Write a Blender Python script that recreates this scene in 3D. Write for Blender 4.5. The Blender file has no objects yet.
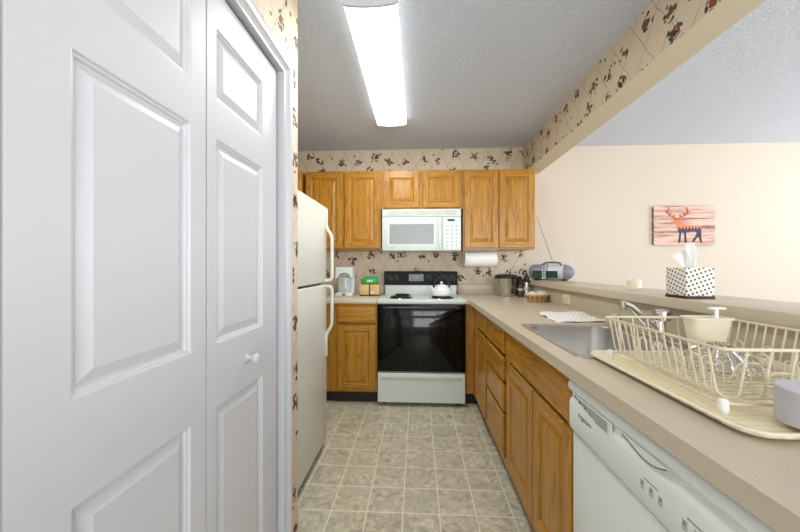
import bpy, bmesh, math, random
from mathutils import Vector, Matrix
random.seed(7)
PI = math.pi
C = bpy.context.scene.collection
scn = bpy.context.scene

# ------------------------------------------------------------------ camera
cam_d = bpy.data.cameras.new('camera'); cam = bpy.data.objects.new('camera', cam_d); C.objects.link(cam)
cam_d.sensor_width = 36; cam_d.lens = 332/800*36; cam_d.clip_start = 0.02
cam.location = (0, 0, 1.21); cam.rotation_euler = (PI/2, 0, math.atan(.0525))
scn.camera = cam

# ------------------------------------------------------------------ view, world, lights
vs = scn.view_settings
scn.display_settings.display_device = 'sRGB'
vs.view_transform = 'Standard'; vs.look = 'None'; vs.gamma = 1; vs.use_curve_mapping = False
vs.exposure = 0.07

def lin(c):
    return tuple((x/12.92 if x <= .04045 else ((x+.055)/1.055)**2.4) for x in [v/255 for v in c])

w = bpy.data.worlds.new('world'); scn.world = w; w.use_nodes = True
w.node_tree.nodes['Background'].inputs[0].default_value = (*lin((225, 234, 250)), 1)
w.node_tree.nodes['Background'].inputs[1].default_value = 1.0

def area(name, loc, rot, sx, sy, power, col):
    d = bpy.data.lights.new(name, 'AREA'); d.shape = 'RECTANGLE'; d.size = sx; d.size_y = sy
    d.energy = power; d.color = col
    o = bpy.data.objects.new(name, d); C.objects.link(o); o.location = loc; o.rotation_euler = rot
    return o
# daylight through the glazed openings behind the camera and beside the living room
area('daylight_dining', (1.4, -3.30, 1.35), (math.radians(132), 0, 0), 4.6, 1.6, 172, (.965, .985, 1))
area('daylight_living', (5.30, 0.6, 1.35), (math.radians(130), 0, PI/2), 4.4, 1.6, 125, (.95, .98, 1))

# the tubes of the kitchen's fluorescent fixture, shining down through its diffuser
area('fluorescent_tubes', (-.217, 2.165, 2.395), (0, 0, 0), .20, 1.24, 15, (.97, 1, .96))

# ------------------------------------------------------------------ materials
M = {}
def nodes(name):
    m = bpy.data.materials.new(name); m.use_nodes = True
    nt = m.node_tree; b = nt.nodes['Principled BSDF']
    return m, nt, b
def N(nt, t, **kw):
    n = nt.nodes.new(t)
    for k, v in kw.items(): setattr(n, k, v)
    return n
def math_n(nt, op, a, b=None, c=None):
    n = nt.nodes.new('ShaderNodeMath'); n.operation = op
    for i, v in enumerate((a, b, c)):
        if v is None: continue
        if isinstance(v, (int, float)): n.inputs[i].default_value = v
        else: nt.links.new(v, n.inputs[i])
    return n.outputs[0]
def mixc(nt, f, a, b):
    n = nt.nodes.new('ShaderNodeMix'); n.data_type = 'RGBA'
    for idx, v in ((0, f), (6, a), (7, b)):
        if isinstance(v, (int, float)): n.inputs[idx].default_value = v
        elif isinstance(v, tuple): n.inputs[idx].default_value = (*v, 1)
        else: nt.links.new(v, n.inputs[idx])
    return n.outputs[2]
def ramp(nt, f, stops):
    n = nt.nodes.new('ShaderNodeValToRGB'); cr = n.color_ramp
    while len(cr.elements) < len(stops): cr.elements.new(.5)
    for e, (p, col) in zip(cr.elements, stops):
        e.position = p; e.color = (*col, 1)
    nt.links.new(f, n.inputs[0]); return n.outputs[0]
def bump(nt, b, h, strength=.2, dist=.002):
    n = nt.nodes.new('ShaderNodeBump'); n.inputs['Strength'].default_value = strength; n.inputs['Distance'].default_value = dist
    nt.links.new(h, n.inputs['Height']); nt.links.new(n.outputs[0], b.inputs['Normal'])
def noise(nt, vec, scale, detail=3, rough=.5, dist=0):
    n = nt.nodes.new('ShaderNodeTexNoise'); n.inputs['Scale'].default_value = scale
    n.inputs['Detail'].default_value = detail; n.inputs['Roughness'].default_value = rough; n.inputs['Distortion'].default_value = dist
    if vec is not None: nt.links.new(vec, n.inputs['Vector'])
    return n.outputs[0]
def mapping(nt, vec, scale=(1, 1, 1), loc=(0, 0, 0), rot=(0, 0, 0)):
    n = nt.nodes.new('ShaderNodeMapping'); n.inputs['Scale'].default_value = scale; n.inputs['Location'].default_value = loc
    n.inputs['Rotation'].default_value = rot
    nt.links.new(vec, n.inputs[0]); return n.outputs[0]
def uvn(nt): return nt.nodes.new('ShaderNodeTexCoord').outputs['UV']

def plain(key, rgb, rough=.5, metal=0, var=.04, scale=30, bmp=0, coat=0, spec=.5):
    m, nt, b = nodes(key)
    c = lin(rgb)
    f = noise(nt, uvn(nt), scale, 4)
    col = mixc(nt, f, tuple(max(0, x*(1-var)) for x in c), tuple(min(1, x*(1+var)) for x in c))
    nt.links.new(col, b.inputs['Base Color'])
    b.inputs['Roughness'].default_value = rough; b.inputs['Metallic'].default_value = metal
    b.inputs['Coat Weight'].default_value = coat; b.inputs['Specular IOR Level'].default_value = spec
    if bmp: bump(nt, b, noise(nt, uvn(nt), scale*4, 3), bmp, .001)
    M[key] = m; return m

plain('door_white', (209, 210, 214), .38, bmp=.03, var=.01, scale=12)
plain('trim_white', (208, 209, 213), .35, var=.01)
plain('fridge_white', (222, 222, 212), .32, var=.01, scale=60, bmp=.15)
plain('appliance_white', (218, 226, 222), .3, var=.01)
plain('dishwasher_white', (232, 238, 234), .25, var=.01)
plain('grey_seam', (90, 90, 86), .6)
plain('black_gloss', (7, 8, 9), .07, spec=.35)
plain('black_panel', (9, 9, 10), .5, spec=.25)
plain('black_plastic', (24, 24, 26), .4)
plain('dark_kick', (44, 36, 28), .7)
plain('coil', (20, 20, 20), .55)
plain('chrome', (214, 210, 204), .18, 1)
plain('steel', (205, 205, 200), .2, 1)
plain('sink_steel', (196, 194, 190), .34, 1)
plain('mw_window', (150, 156, 156), .25)
plain('mw_grille', (205, 212, 200), .5)
plain('mark_grey', (150, 154, 154), .6)
plain('button_grey', (112, 118, 120), .6)
plain('mark_dark', (70, 74, 74), .6)
plain('cream_plastic', (240, 230, 204), .4)
plain('wire_cream', (226, 216, 190), .35)
plain('cream_outlet', (228, 216, 182), .4)
plain('paper', (245, 244, 240), .9, bmp=.2)
plain('wicker', (196, 158, 100), .7, var=.2, scale=90)
plain('radio_grey', (132, 132, 148), .35)
plain('radio_silver', (205, 206, 215), .3)
plain('radio_green', (8, 62, 45), .2, var=.3)
plain('wax', (250, 240, 214), .5)
plain('kettle_white', (235, 238, 238), .2)
plain('tan_wood', (214, 178, 118), .5, var=.08)
plain('green_pack', (34, 150, 66), .35, var=.35, scale=40)
plain('label_pale', (190, 214, 196), .4)
plain('grey_can', (190, 190, 198), .4)
plain('grey_can_top', (205, 203, 212), .4)
plain('box_brown', (66, 40, 30), .6)
plain('spice_brown', (96, 66, 46), .5, var=.3)
plain('carpet', (190, 176, 156), .95, bmp=.5)
plain('navy', (42, 40, 66), .6)

def cream_wall(key, rgb):
    m, nt, b = nodes(key); c = lin(rgb)
    f = noise(nt, uvn(nt), 2, 3)
    nt.links.new(mixc(nt, f, tuple(x*.985 for x in c), c), b.inputs['Base Color'])
    b.inputs['Roughness'].default_value = .75
    bump(nt, b, noise(nt, uvn(nt), 160, 2), .06, .001); M[key] = m
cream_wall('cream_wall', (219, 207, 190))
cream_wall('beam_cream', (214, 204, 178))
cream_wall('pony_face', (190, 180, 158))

m, nt, b = nodes('ceiling_texture')
u = uvn(nt)
n1 = noise(nt, u, 55, 6, .65, .6)
nt.links.new(mixc(nt, n1, lin((205, 214, 230)), lin((236, 243, 254))), b.inputs['Base Color'])
b.inputs['Roughness'].default_value = .9
bump(nt, b, n1, 1, .016); M['ceiling'] = m

# sheet vinyl with a square tile print
m, nt, b = nodes('vinyl_tile')
u = uvn(nt); sp = N(nt, 'ShaderNodeSeparateXYZ'); nt.links.new(u, sp.inputs[0])
S = .180
def tri(x, ph, S):
    f = math_n(nt, 'FRACT', math_n(nt, 'DIVIDE', math_n(nt, 'SUBTRACT', x, ph-20*S), S))
    return math_n(nt, 'MINIMUM', f, math_n(nt, 'SUBTRACT', 1, f)), math_n(nt, 'FLOOR', math_n(nt, 'DIVIDE', math_n(nt, 'SUBTRACT', x, ph-20*S), S))
fx, ix = tri(sp.outputs[0], .1095, .182); fy, iy = tri(sp.outputs[1], 2.79, .188)
e = math_n(nt, 'MINIMUM', fx, fy)
grout = math_n(nt, 'LESS_THAN', e, .016)
cb = N(nt, 'ShaderNodeCombineXYZ'); nt.links.new(ix, cb.inputs[0]); nt.links.new(iy, cb.inputs[1])
wn = N(nt, 'ShaderNodeTexWhiteNoise'); nt.links.new(cb.outputs[0], wn.inputs[0])
off = N(nt, 'ShaderNodeVectorMath', operation='MULTIPLY_ADD'); nt.links.new(wn.outputs[1], off.inputs[0]); off.inputs[1].default_value = (9, 9, 9); nt.links.new(u, off.inputs[2])
n1 = noise(nt, off.outputs[0], 14, 7, .68, 1.6)
n2 = noise(nt, off.outputs[0], 60, 4, .6)
base = ramp(nt, n1, [(.32, lin((156, 148, 126))), (.46, lin((200, 192, 170))), (.56, lin((218, 210, 188))), (.68, lin((244, 238, 220)))])
base = mixc(nt, math_n(nt, 'MULTIPLY', n2, .3), base, lin((184, 178, 156)))
base = mixc(nt, math_n(nt, 'MULTIPLY', wn.outputs[0], .14), base, lin((172, 166, 144)))
col = mixc(nt, grout, base, lin((240, 234, 214)))
nt.links.new(col, b.inputs['Base Color']); b.inputs['Roughness'].default_value = .34
bump(nt, b, math_n(nt, 'MULTIPLY', math_n(nt, 'MINIMUM', e, .03), 20), .3, .001); M['tile'] = m

# speckled beige laminate
m, nt, b = nodes('laminate')
u = uvn(nt)
n1 = noise(nt, u, 300, 3, .6); n2 = noise(nt, u, 9, 3)
c1 = mixc(nt, n2, lin((205, 192, 169)), lin((214, 202, 180)))
v = N(nt, 'ShaderNodeTexVoronoi'); v.inputs['Scale'].default_value = 130; nt.links.new(u, v.inputs['Vector'])
sparse = math_n(nt, 'LESS_THAN', v.outputs['Distance'], .13)
c1 = mixc(nt, math_n(nt, 'MULTIPLY', sparse, .55), c1, lin((160, 138, 112)))
c1 = mixc(nt, math_n(nt, 'MULTIPLY', n1, .18), c1, lin((170, 150, 124)))
nt.links.new(c1, b.inputs['Base Color']); b.inputs['Roughness'].default_value = .32; M['laminate'] = m

# oak: grain runs along V
def oak(key, cols, kgloss=.32):
    m, nt, b = nodes(key)
    u = uvn(nt); oi = N(nt, 'ShaderNodeObjectInfo')
    r = math_n(nt, 'MULTIPLY', oi.outputs['Random'], 37)
    cb = N(nt, 'ShaderNodeCombineXYZ'); nt.links.new(r, cb.inputs[0]); nt.links.new(math_n(nt, 'MULTIPLY', r, 1.7), cb.inputs[1])
    ad = N(nt, 'ShaderNodeVectorMath', operation='ADD'); nt.links.new(u, ad.inputs[0]); nt.links.new(cb.outputs[0], ad.inputs[1])
    big = noise(nt, mapping(nt, ad.outputs[0], (9, .7, 1)), 1, 2, .5)
    # cathedral figure: contour lines of stretched noise
    rings = math_n(nt, 'FRACT', math_n(nt, 'MULTIPLY', big, 15))
    rings = math_n(nt, 'ABSOLUTE', math_n(nt, 'SUBTRACT', math_n(nt, 'MULTIPLY', rings, 2), 1))
    fine = noise(nt, mapping(nt, ad.outputs[0], (210, 9, 1)), 1, 3, .6)
    mid = noise(nt, mapping(nt, ad.outputs[0], (38, 2.2, 1)), 1, 3, .6)
    col = ramp(nt, mid, [(.3, cols[0]), (.55, cols[1]), (.75, cols[2])])
    line = math_n(nt, 'MULTIPLY', math_n(nt, 'POWER', rings, 5), .6)
    col = mixc(nt, line, col, cols[3])
    pore = math_n(nt, 'MULTIPLY', math_n(nt, 'GREATER_THAN', fine, .58), .32)
    col = mixc(nt, pore, col, cols[3])
    nt.links.new(col, b.inputs['Base Color']); b.inputs['Roughness'].default_value = kgloss
    bump(nt, b, fine, .08, .001); M[key] = m
oak('oak', [lin((170, 114, 32)), lin((188, 134, 44)), lin((200, 150, 58)), lin((104, 60, 16))])

# floral trellis wallpaper
m, nt, b = nodes('wallpaper')
u = uvn(nt)
wob = N(nt, 'ShaderNodeVectorMath', operation='MULTIPLY_ADD')
nz = N(nt, 'ShaderNodeTexNoise'); nz.inputs['Scale'].default_value = 9; nt.links.new(u, nz.inputs['Vector'])
nt.links.new(nz.outputs[1], wob.inputs[0]); wob.inputs[1].default_value = (.035, .035, 0); nt.links.new(u, wob.inputs[2])
sp = N(nt, 'ShaderNodeSeparateXYZ'); nt.links.new(wob.outputs[0], sp.inputs[0])
X, Y = sp.outputs[0], sp.outputs[1]
d1 = math_n(nt, 'FRACT', math_n(nt, 'ADD', math_n(nt, 'ADD', math_n(nt, 'DIVIDE', X, .17), math_n(nt, 'DIVIDE', Y, .27)), 50))
d2 = math_n(nt, 'FRACT', math_n(nt, 'ADD', math_n(nt, 'SUBTRACT', math_n(nt, 'DIVIDE', X, .17), math_n(nt, 'DIVIDE', Y, .27)), 50))
l1 = math_n(nt, 'LESS_THAN', math_n(nt, 'ABSOLUTE', math_n(nt, 'SUBTRACT', d1, .5)), .012)
l2 = math_n(nt, 'LESS_THAN', math_n(nt, 'ABSOLUTE', math_n(nt, 'SUBTRACT', d2, .5)), .012)
lat = math_n(nt, 'MAXIMUM', l1, l2)
vor = N(nt, 'ShaderNodeTexVoronoi'); vor.voronoi_dimensions = '2D'; vor.inputs['Scale'].default_value = 5.6; vor.inputs['Randomness'].default_value = .55
nt.links.new(u, vor.inputs['Vector'])
pet = N(nt, 'ShaderNodeTexVoronoi'); pet.voronoi_dimensions = '2D'; pet.inputs['Scale'].default_value = 46; pet.inputs['Randomness'].default_value = 1
nt.links.new(wob.outputs[0], pet.inputs['Vector'])
ps = N(nt, 'ShaderNodeSeparateXYZ'); nt.links.new(pet.outputs['Color'], ps.inputs[0])
near = math_n(nt, 'LESS_THAN', math_n(nt, 'ADD', vor.outputs['Distance'], math_n(nt, 'MULTIPLY', ps.outputs[0], .24)), .30)
core = math_n(nt, 'LESS_THAN', vor.outputs['Distance'], .16)
blob = math_n(nt, 'MULTIPLY', near, math_n(nt, 'LESS_THAN', pet.outputs['Distance'], .60))
fcol = mixc(nt, math_n(nt, 'GREATER_THAN', ps.outputs[1], .5), lin((70, 88, 66)), lin((50, 36, 38)))
fcol = mixc(nt, core, fcol, lin((126, 66, 54)))
fcol = mixc(nt, math_n(nt, 'MULTIPLY', core, math_n(nt, 'GREATER_THAN', ps.outputs[2], .6)), fcol, lin((62, 36, 38)))
# scattered small leaves between clusters
v3 = N(nt, 'ShaderNodeTexVoronoi'); v3.voronoi_dimensions = '2D'; v3.inputs['Scale'].default_value = 21
nt.links.new(wob.outputs[0], v3.inputs['Vector'])
vs3 = N(nt, 'ShaderNodeSeparateXYZ'); nt.links.new(v3.outputs['Color'], vs3.inputs[0])
leaf = math_n(nt, 'MULTIPLY', math_n(nt, 'LESS_THAN', v3.outputs['Distance'], .2), math_n(nt, 'LESS_THAN', vs3.outputs[0], .08))
base = mixc(nt, noise(nt, u, 5, 3), lin((216, 200, 174)), lin((228, 213, 188)))
col = mixc(nt, math_n(nt, 'MULTIPLY', lat, .6), base, lin((112, 84, 64)))
col = mixc(nt, leaf, col, lin((78, 92, 74)))
col = mixc(nt, blob, col, fcol)
nt.links.new(col, b.inputs['Base Color']); b.inputs['Roughness'].default_value = .6; M['wallpaper'] = m

# ribbed towel cloth
m, nt, b = nodes('towel_cloth'); u = uvn(nt)
sp = N(nt, 'ShaderNodeSeparateXYZ'); nt.links.new(mapping(nt, u, rot=(0, 0, .5)), sp.inputs[0])
st = math_n(nt, 'LESS_THAN', math_n(nt, 'FRACT', math_n(nt, 'MULTIPLY', sp.outputs[0], 45)), .2)
nt.links.new(mixc(nt, math_n(nt, 'MULTIPLY', st, .3), lin((250, 244, 240)), lin((206, 170, 160))), b.inputs['Base Color'])
b.inputs['Roughness'].default_value = .9; M['towel'] = m

# drying mat with ridge lines; the rack's shadow grid is painted into the colour
m, nt, b = nodes('drain_mat'); u = uvn(nt)
sp = N(nt, 'ShaderNodeSeparateXYZ'); nt.links.new(u, sp.inputs[0])
g1 = math_n(nt, 'LESS_THAN', math_n(nt, 'FRACT', math_n(nt, 'MULTIPLY', sp.outputs[1], 48)), .16)
g2 = math_n(nt, 'LESS_THAN', math_n(nt, 'FRACT', math_n(nt, 'MULTIPLY', sp.outputs[0], 24)), .08)
g = math_n(nt, 'MAXIMUM', g1, g2)
nt.links.new(mixc(nt, math_n(nt, 'MULTIPLY', g, .5), lin((255, 242, 204)), lin((220, 194, 138))), b.inputs['Base Color'])
b.inputs['Roughness'].default_value = .4; bump(nt, b, g, .4, .002); M['mat'] = m

# clear glass / crystal
def glass(key, rough=0.0, tint=(1, 1, 1)):
    m, nt, b = nodes(key); b.inputs['Transmission Weight'].default_value = 1; b.inputs['Roughness'].default_value = rough
    b.inputs['Base Color'].default_value = (*tint, 1); b.inputs['IOR'].default_value = 1.45; M[key] = m
m, nt, b = nodes('thin_glass'); b.inputs['Base Color'].default_value = (.9, .95, .95, 1); b.inputs['Alpha'].default_value = .09; b.inputs['Roughness'].default_value = .03; M['thin_glass'] = m
glass('glass'); glass('plastic_bag', .15, (.93, .93, .95))

# emissive diffuser of the fluorescent fixture
m, nt, b = nodes('lit_diffuser'); b.inputs['Base Color'].default_value = (.9, .9, .9, 1)
b.inputs['Emission Color'].default_value = (*lin((255, 252, 242)), 1); b.inputs['Emission Strength'].default_value = 2.6; M['lit'] = m
m, nt, b = nodes('display_green'); b.inputs['Base Color'].default_value = (.02, .1, .08, 1)
b.inputs['Emission Color'].default_value = (*lin((60, 220, 170)), 1); b.inputs['Emission Strength'].default_value = .6; M['display'] = m

# polka-dot tissue box
m, nt, b = nodes('polka_paper'); u = uvn(nt)
sp = N(nt, 'ShaderNodeSeparateXYZ'); nt.links.new(u, sp.inputs[0])
rx = math_n(nt, 'DIVIDE', math_n(nt, 'ADD', sp.outputs[0], math_n(nt, 'MULTIPLY', sp.outputs[1], .5)), .0185)
ry = math_n(nt, 'DIVIDE', math_n(nt, 'SUBTRACT', sp.outputs[1], math_n(nt, 'MULTIPLY', sp.outputs[0], .35)), .0180)
ax = math_n(nt, 'SUBTRACT', math_n(nt, 'FRACT', rx), .5); ay = math_n(nt, 'SUBTRACT', math_n(nt, 'FRACT', ry), .5)
dot = math_n(nt, 'LESS_THAN', math_n(nt, 'ADD', math_n(nt, 'MULTIPLY', ax, ax), math_n(nt, 'MULTIPLY', ay, ay)), .062)
nt.links.new(mixc(nt, dot, lin((240, 236, 226)), lin((34, 28, 30))), b.inputs['Base Color']); b.inputs['Roughness'].default_value = .6; M['polka'] = m

# painted plank of the wall plaque: streaks along U
m, nt, b = nodes('painted_plank'); u = uvn(nt)
f = noise(nt, mapping(nt, u, (2.5, 34, 1)), 1, 4, .6)
nt.links.new(ramp(nt, f, [(.3, lin((132, 76, 78))), (.43, lin((196, 150, 134))), (.55, lin((226, 196, 176))), (.75, lin((214, 182, 182)))]), b.inputs['Base Color'])
b.inputs['Roughness'].default_value = .6; M['plank'] = m
plain('plank_edge', (92, 52, 44), .7)
# deer print: orange above, navy below (a printed picture, v in metres of height)
m, nt, b = nodes('deer_print'); u = uvn(nt)
sp = N(nt, 'ShaderNodeSeparateXYZ'); nt.links.new(u, sp.inputs[0])
jag = math_n(nt, 'MULTIPLY', math_n(nt, 'ABSOLUTE', math_n(nt, 'SUBTRACT', math_n(nt, 'FRACT', math_n(nt, 'MULTIPLY', sp.outputs[0], 32)), .5)), .075)
f = math_n(nt, 'ADD', sp.outputs[1], jag)
nt.links.new(ramp(nt, math_n(nt, 'MULTIPLY', math_n(nt, 'SUBTRACT', f, 1.485), 2.6), [(.0, lin((40, 38, 66))), (.33, lin((62, 48, 76))), (.36, lin((232, 142, 92))), (.8, lin((206, 84, 52)))]), b.inputs['Base Color'])
b.inputs['Roughness'].default_value = .6; M['deer'] = m

# ------------------------------------------------------------------ geometry helpers
def nb():
    bm = bmesh.new(); bm.faces.layers.int.new('g'); return bm
def setg(bm, before, g):
    L = bm.faces.layers.int['g']
    for f in bm.faces:
        if f.index == -1 or f not in before: f[L] = g
def box(bm, x0, x1, y0, y1, z0, z1, bev=0, g=0, seg=2):
    old = set(bm.faces)
    x0, x1 = min(x0, x1), max(x0, x1); y0, y1 = min(y0, y1), max(y0, y1); z0, z1 = min(z0, z1), max(z0, z1)
    r = bmesh.ops.create_cube(bm, size=1)
    for v in r['verts']:
        v.co = Vector(((x0+x1)/2+v.co.x*(x1-x0), (y0+y1)/2+v.co.y*(y1-y0), (z0+z1)/2+v.co.z*(z1-z0)))
    if bev:
        es = list({e for v in r['verts'] for e in v.link_edges})
        bmesh.ops.bevel(bm, geom=es, offset=bev, segments=seg, profile=.5, affect='EDGES')
    if g:
        L = bm.faces.layers.int['g']
        for f in bm.faces:
            if f not in old: f[L] = g
    return bm
def lathe(bm, prof, c, seg=32, axis='Z', sy=1.0, cap0=True, cap1=True):
    rings = []
    for r, z in prof:
        ring = []
        for i in range(seg):
            a = 2*PI*i/seg
            p = (r*math.cos(a), r*math.sin(a)*sy, z)
            if axis == 'X': p = (p[2], p[0], p[1])
            if axis == 'Y': p = (p[0], p[2], p[1])
            ring.append(bm.verts.new((c[0]+p[0], c[1]+p[1], c[2]+p[2])))
        rings.append(ring)
    for a, b in zip(rings, rings[1:]):
        for i in range(seg):
            bm.faces.new((a[i], a[(i+1) % seg], b[(i+1) % seg], b[i]))
    if cap0: bm.faces.new(rings[0])
    if cap1: bm.faces.new(rings[-1])
    return bm
def tube(bm, pts, r, seg=8, cyc=False):
    pts = [Vector(p) for p in pts]; n = len(pts); rings = []
    up = None
    for i, p in enumerate(pts):
        if cyc: t = (pts[(i+1) % n]-pts[i-1]).normalized()
        else: t = (pts[min(i+1, n-1)]-pts[max(i-1, 0)]).normalized()
        if up is None:
            up = Vector((0, 0, 1)) if abs(t.z) < .9 else Vector((1, 0, 0))
        a = (up - t*up.dot(t))
        if a.length < 1e-5: a = t.orthogonal()
        a.normalize(); b_ = t.cross(a); up = a
        rr = r[i] if isinstance(r, (list, tuple)) else r
        rings.append([bm.verts.new(p+a*rr*math.cos(2*PI*k/seg)+b_*rr*math.sin(2*PI*k/seg)) for k in range(seg)])
    prs = list(zip(rings, rings[1:])) + ([(rings[-1], rings[0])] if cyc else [])
    for A, B in prs:
        for k in range(seg):
            bm.faces.new((A[k], A[(k+1) % seg], B[(k+1) % seg], B[k]))
    if not cyc:
        bm.faces.new(rings[0]); bm.faces.new(rings[-1])
    return bm
def smooth_path(pts, r=.01, k=4):
    """round the corners of a polyline"""
    P = [Vector(p) for p in pts]; out = [P[0]]
    for a, b_, c in zip(P, P[1:], P[2:]):
        d1 = (a-b_); d2 = (c-b_); q = min(r, d1.length*.49, d2.length*.49)
        s = b_+d1.normalized()*q; e_ = b_+d2.normalized()*q
        for i in range(k+1):
            t = i/k; out.append(s*(1-t)**2+b_*2*t*(1-t)+e_*t*t)
    out.append(P[-1]); return out
def prism(bm, poly, y0, y1, F=None):
    """poly in (a,b), extruded; F maps (a,b,c)->world"""
    F = F or (lambda a, b_, c: (a, c, b_))
    A = [bm.verts.new(F(p[0], p[1], y0)) for p in poly]; B = [bm.verts.new(F(p[0], p[1], y1)) for p in poly]
    n = len(poly)
    bm.faces.new(A); bm.faces.new(B)
    for i in range(n): bm.faces.new((A[i], A[(i+1) % n], B[(i+1) % n], B[i]))
    return bm
def rings(bm, rect, prof, F, g=0):
    """nested rectangular rings: prof = [(inset, w), ...]; closes with a cap"""
    u0, u1, v0, v1 = rect; prev = None; L = bm.faces.layers.int['g']
    for ins, wv in prof:
        cur = [bm.verts.new(F(*p, wv)) for p in ((u0+ins, v0+ins), (u1-ins, v0+ins), (u1-ins, v1-ins), (u0+ins, v1-ins))]
        if prev:
            for i in range(4):
                f = bm.faces.new((prev[i], prev[(i+1) % 4], cur[(i+1) % 4], cur[i])); f[L] = g
        prev = cur
    f = bm.faces.new(prev); f[L] = g
def fbox(bm, F, u0, u1, v0, v1, w0, w1, bev=0, g=0):
    p = F(u0, v0, w0); q = F(u1, v1, w1)
    return box(bm, p[0], q[0], p[1], q[1], p[2], q[2], bev, g)
def obj(name, bm, mat, parent=None, smooth=True, origin=None, pick=None):
    bm.normal_update()
    bmesh.ops.recalc_face_normals(bm, faces=bm.faces[:])
    uv = bm.loops.layers.uv.new('UVMap'); L = bm.faces.layers.int['g']
    for f in bm.faces:
        n = f.normal; a = [abs(n.x), abs(n.y), abs(n.z)]; k = a.index(max(a))
        for l in f.loops:
            c = l.vert.co
            t = (c.y, c.z) if k == 0 else ((c.x, c.z) if k == 1 else (c.x, c.y))
            l[uv].uv = (t[1], t[0]) if f[L] else t
    if parent is not None: org = parent_world(parent)
    elif origin is not None: org = Vector(origin)
    else:
        xs = [v.co for v in bm.verts]
        org = Vector(((min(v.x for v in xs)+max(v.x for v in xs))/2, (min(v.y for v in xs)+max(v.y for v in xs))/2, min(v.z for v in xs)))
    for v in bm.verts: v.co -= org
    me = bpy.data.meshes.new(name)
    mats = mat if isinstance(mat, (list, tuple)) else [mat]
    for mm in mats: me.materials.append(M[mm] if isinstance(mm, str) else mm)
    if pick:
        for f in bm.faces: f.material_index = pick(f)
    bm.to_mesh(me); bm.free()
    if smooth:
        for p in me.polygons: p.use_smooth = True
        me.set_sharp_from_angle(angle=math.radians(35))
    o = bpy.data.objects.new(name, me); C.objects.link(o)
    if parent is None: o.location = org
    else: o.parent = parent
    return o
def parent_world(p):
    v = Vector((0, 0, 0))
    while p is not None: v += Vector(p.location); p = p.parent
    return v
def thing(name, label, cat, loc, group=None):
    o = bpy.data.objects.new(name, None); C.objects.link(o); o.location = loc; o.empty_display_size = .05
    o['label'] = label; o['category'] = cat
    if group: o['group'] = group
    return o
def tag(o, label, cat, group=None):
    o['label'] = label; o['category'] = cat
    if group: o['group'] = group
    return o
def struct(o): o['kind'] = 'structure'; return o
def text(name, s, parent, mat, F, u, v, wv, size, slant=0, align='LEFT', flipw=1):
    """lettering laid on a face: F maps (u,v,w) to world"""
    cu = bpy.data.curves.new(name, 'FONT'); cu.body = s; cu.size = size; cu.extrude = .0003; cu.shear = slant; cu.align_x = align
    tmp = bpy.data.objects.new('tmp', cu); C.objects.link(tmp)
    dg = bpy.context.evaluated_depsgraph_get(); me = bpy.data.meshes.new_from_object(tmp.evaluated_get(dg))
    bpy.data.objects.remove(tmp)
    org = parent_world(parent)
    for vt in me.vertices: vt.co = Vector(F(u+vt.co.x, v+vt.co.y, wv+vt.co.z)) - org
    me.materials.clear(); me.materials.append(M[mat]); me.name = name
    o = bpy.data.objects.new(name, me); C.objects.link(o); o.parent = parent; return o

# ------------------------------------------------------------------ the setting
YB, ZC = 3.56, 2.46
G = -.028      # floor level
XR, YR, XL = 5.6, -3.6, -1.42
bm = box(nb(), XL-.1, 1.10, YR, YB+.1, G-.05, G); struct(obj('floor', bm, 'tile'))
bm = box(nb(), 1.10, XR+.1, YR, YB+.1, G-.05, G); struct(obj('floor_living', bm, 'carpet'))
bm = box(nb(), XL-.1, XR+.1, YR-.1, YB+.1, ZC, ZC+.08); struct(obj('ceiling', bm, 'ceiling'))
bm = box(nb(), XL-.1, 1.155, YB, YB+.1, G, ZC); struct(obj('wall_back', bm, ['wallpaper']))
bm = box(nb(), 1.155, XR+.1, YB, YB+.1, G, ZC); struct(obj('wall_living', bm, 'cream_wall'))
bm = box(nb(), XL-.1, XL, 1.5, YB, G, ZC); struct(obj('wall_left', bm, 'wallpaper'))
# closet front wall (X=-.55) with a tall opening for the bifold doors, and its return by the fridge
DX = -.55; OY0, OY1, OZ = -.435, 1.345, 2.015
bm = nb()
box(bm, DX-.10, DX, OY1, 1.50, G, ZC); box(bm, DX-.10, DX, OY0, OY1, OZ, ZC); box(bm, DX-.10, DX, YR, OY0, G, ZC)
box(bm, XL, DX-.10, 1.42, 1.50, G, ZC)
struct(obj('wall_closet', bm, 'wallpaper', smooth=False))
bm = box(nb(), XL-.1, XL, YR, 1.5, G, ZC); struct(obj('wall_closet_back', bm, 'cream_wall'))
# back wall of the dining end with a wide glazed opening; right wall of the living room with one too
def wall_open(name, F, a0, a1, o0, o1, z0, z1, t):
    bm = nb()
    fbox(bm, F, a0, o0, G, ZC, 0, t); fbox(bm, F, o1, a1, G, ZC, 0, t)
    fbox(bm, F, o0, o1, G, z0, 0, t); fbox(bm, F, o0, o1, z1, ZC, 0, t)
    struct(obj(name, bm, 'cream_wall', smooth=False))
FS = lambda u, v, w_: (u, YR-w_, v)
FE = lambda u, v, w_: (XR+w_, u, v)
wall_open('wall_south', FS, XL-.1, XR+.1, -.9, 3.7, .25, 2.2, .1)
wall_open('wall_right', FE, YR, YB, -1.6, 2.8, .4, 2.2, .1)
def window(name, F, o0, o1, z0, z1, n):
    bm = nb()
    fbox(bm, F, o0, o1, z0, z0+.05, .02, .08); fbox(bm, F, o0, o1, z1-.05, z1, .02, .08)
    for i in range(n+1):
        x = o0+(o1-o0)*i/n
        fbox(bm, F, max(o0, x-.03), min(o1, x+.03), z0, z1, .02, .08)
    struct(obj(name, bm, 'trim_white', smooth=False))
window('window_1', FS, -.9, 3.7, .25, 2.2, 4); window('window_2', FE, -1.6, 2.8, .4, 2.2, 4)
# beam over the bar: papered kitchen side, painted underside
bm = box(nb(), 1.11, 1.268, -1.2, YB, 2.178, ZC)
struct(obj('wall_beam', bm, ['beam_cream', 'wallpaper'], smooth=False, pick=lambda f: 1 if f.normal.x < -.5 else 0))
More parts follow.
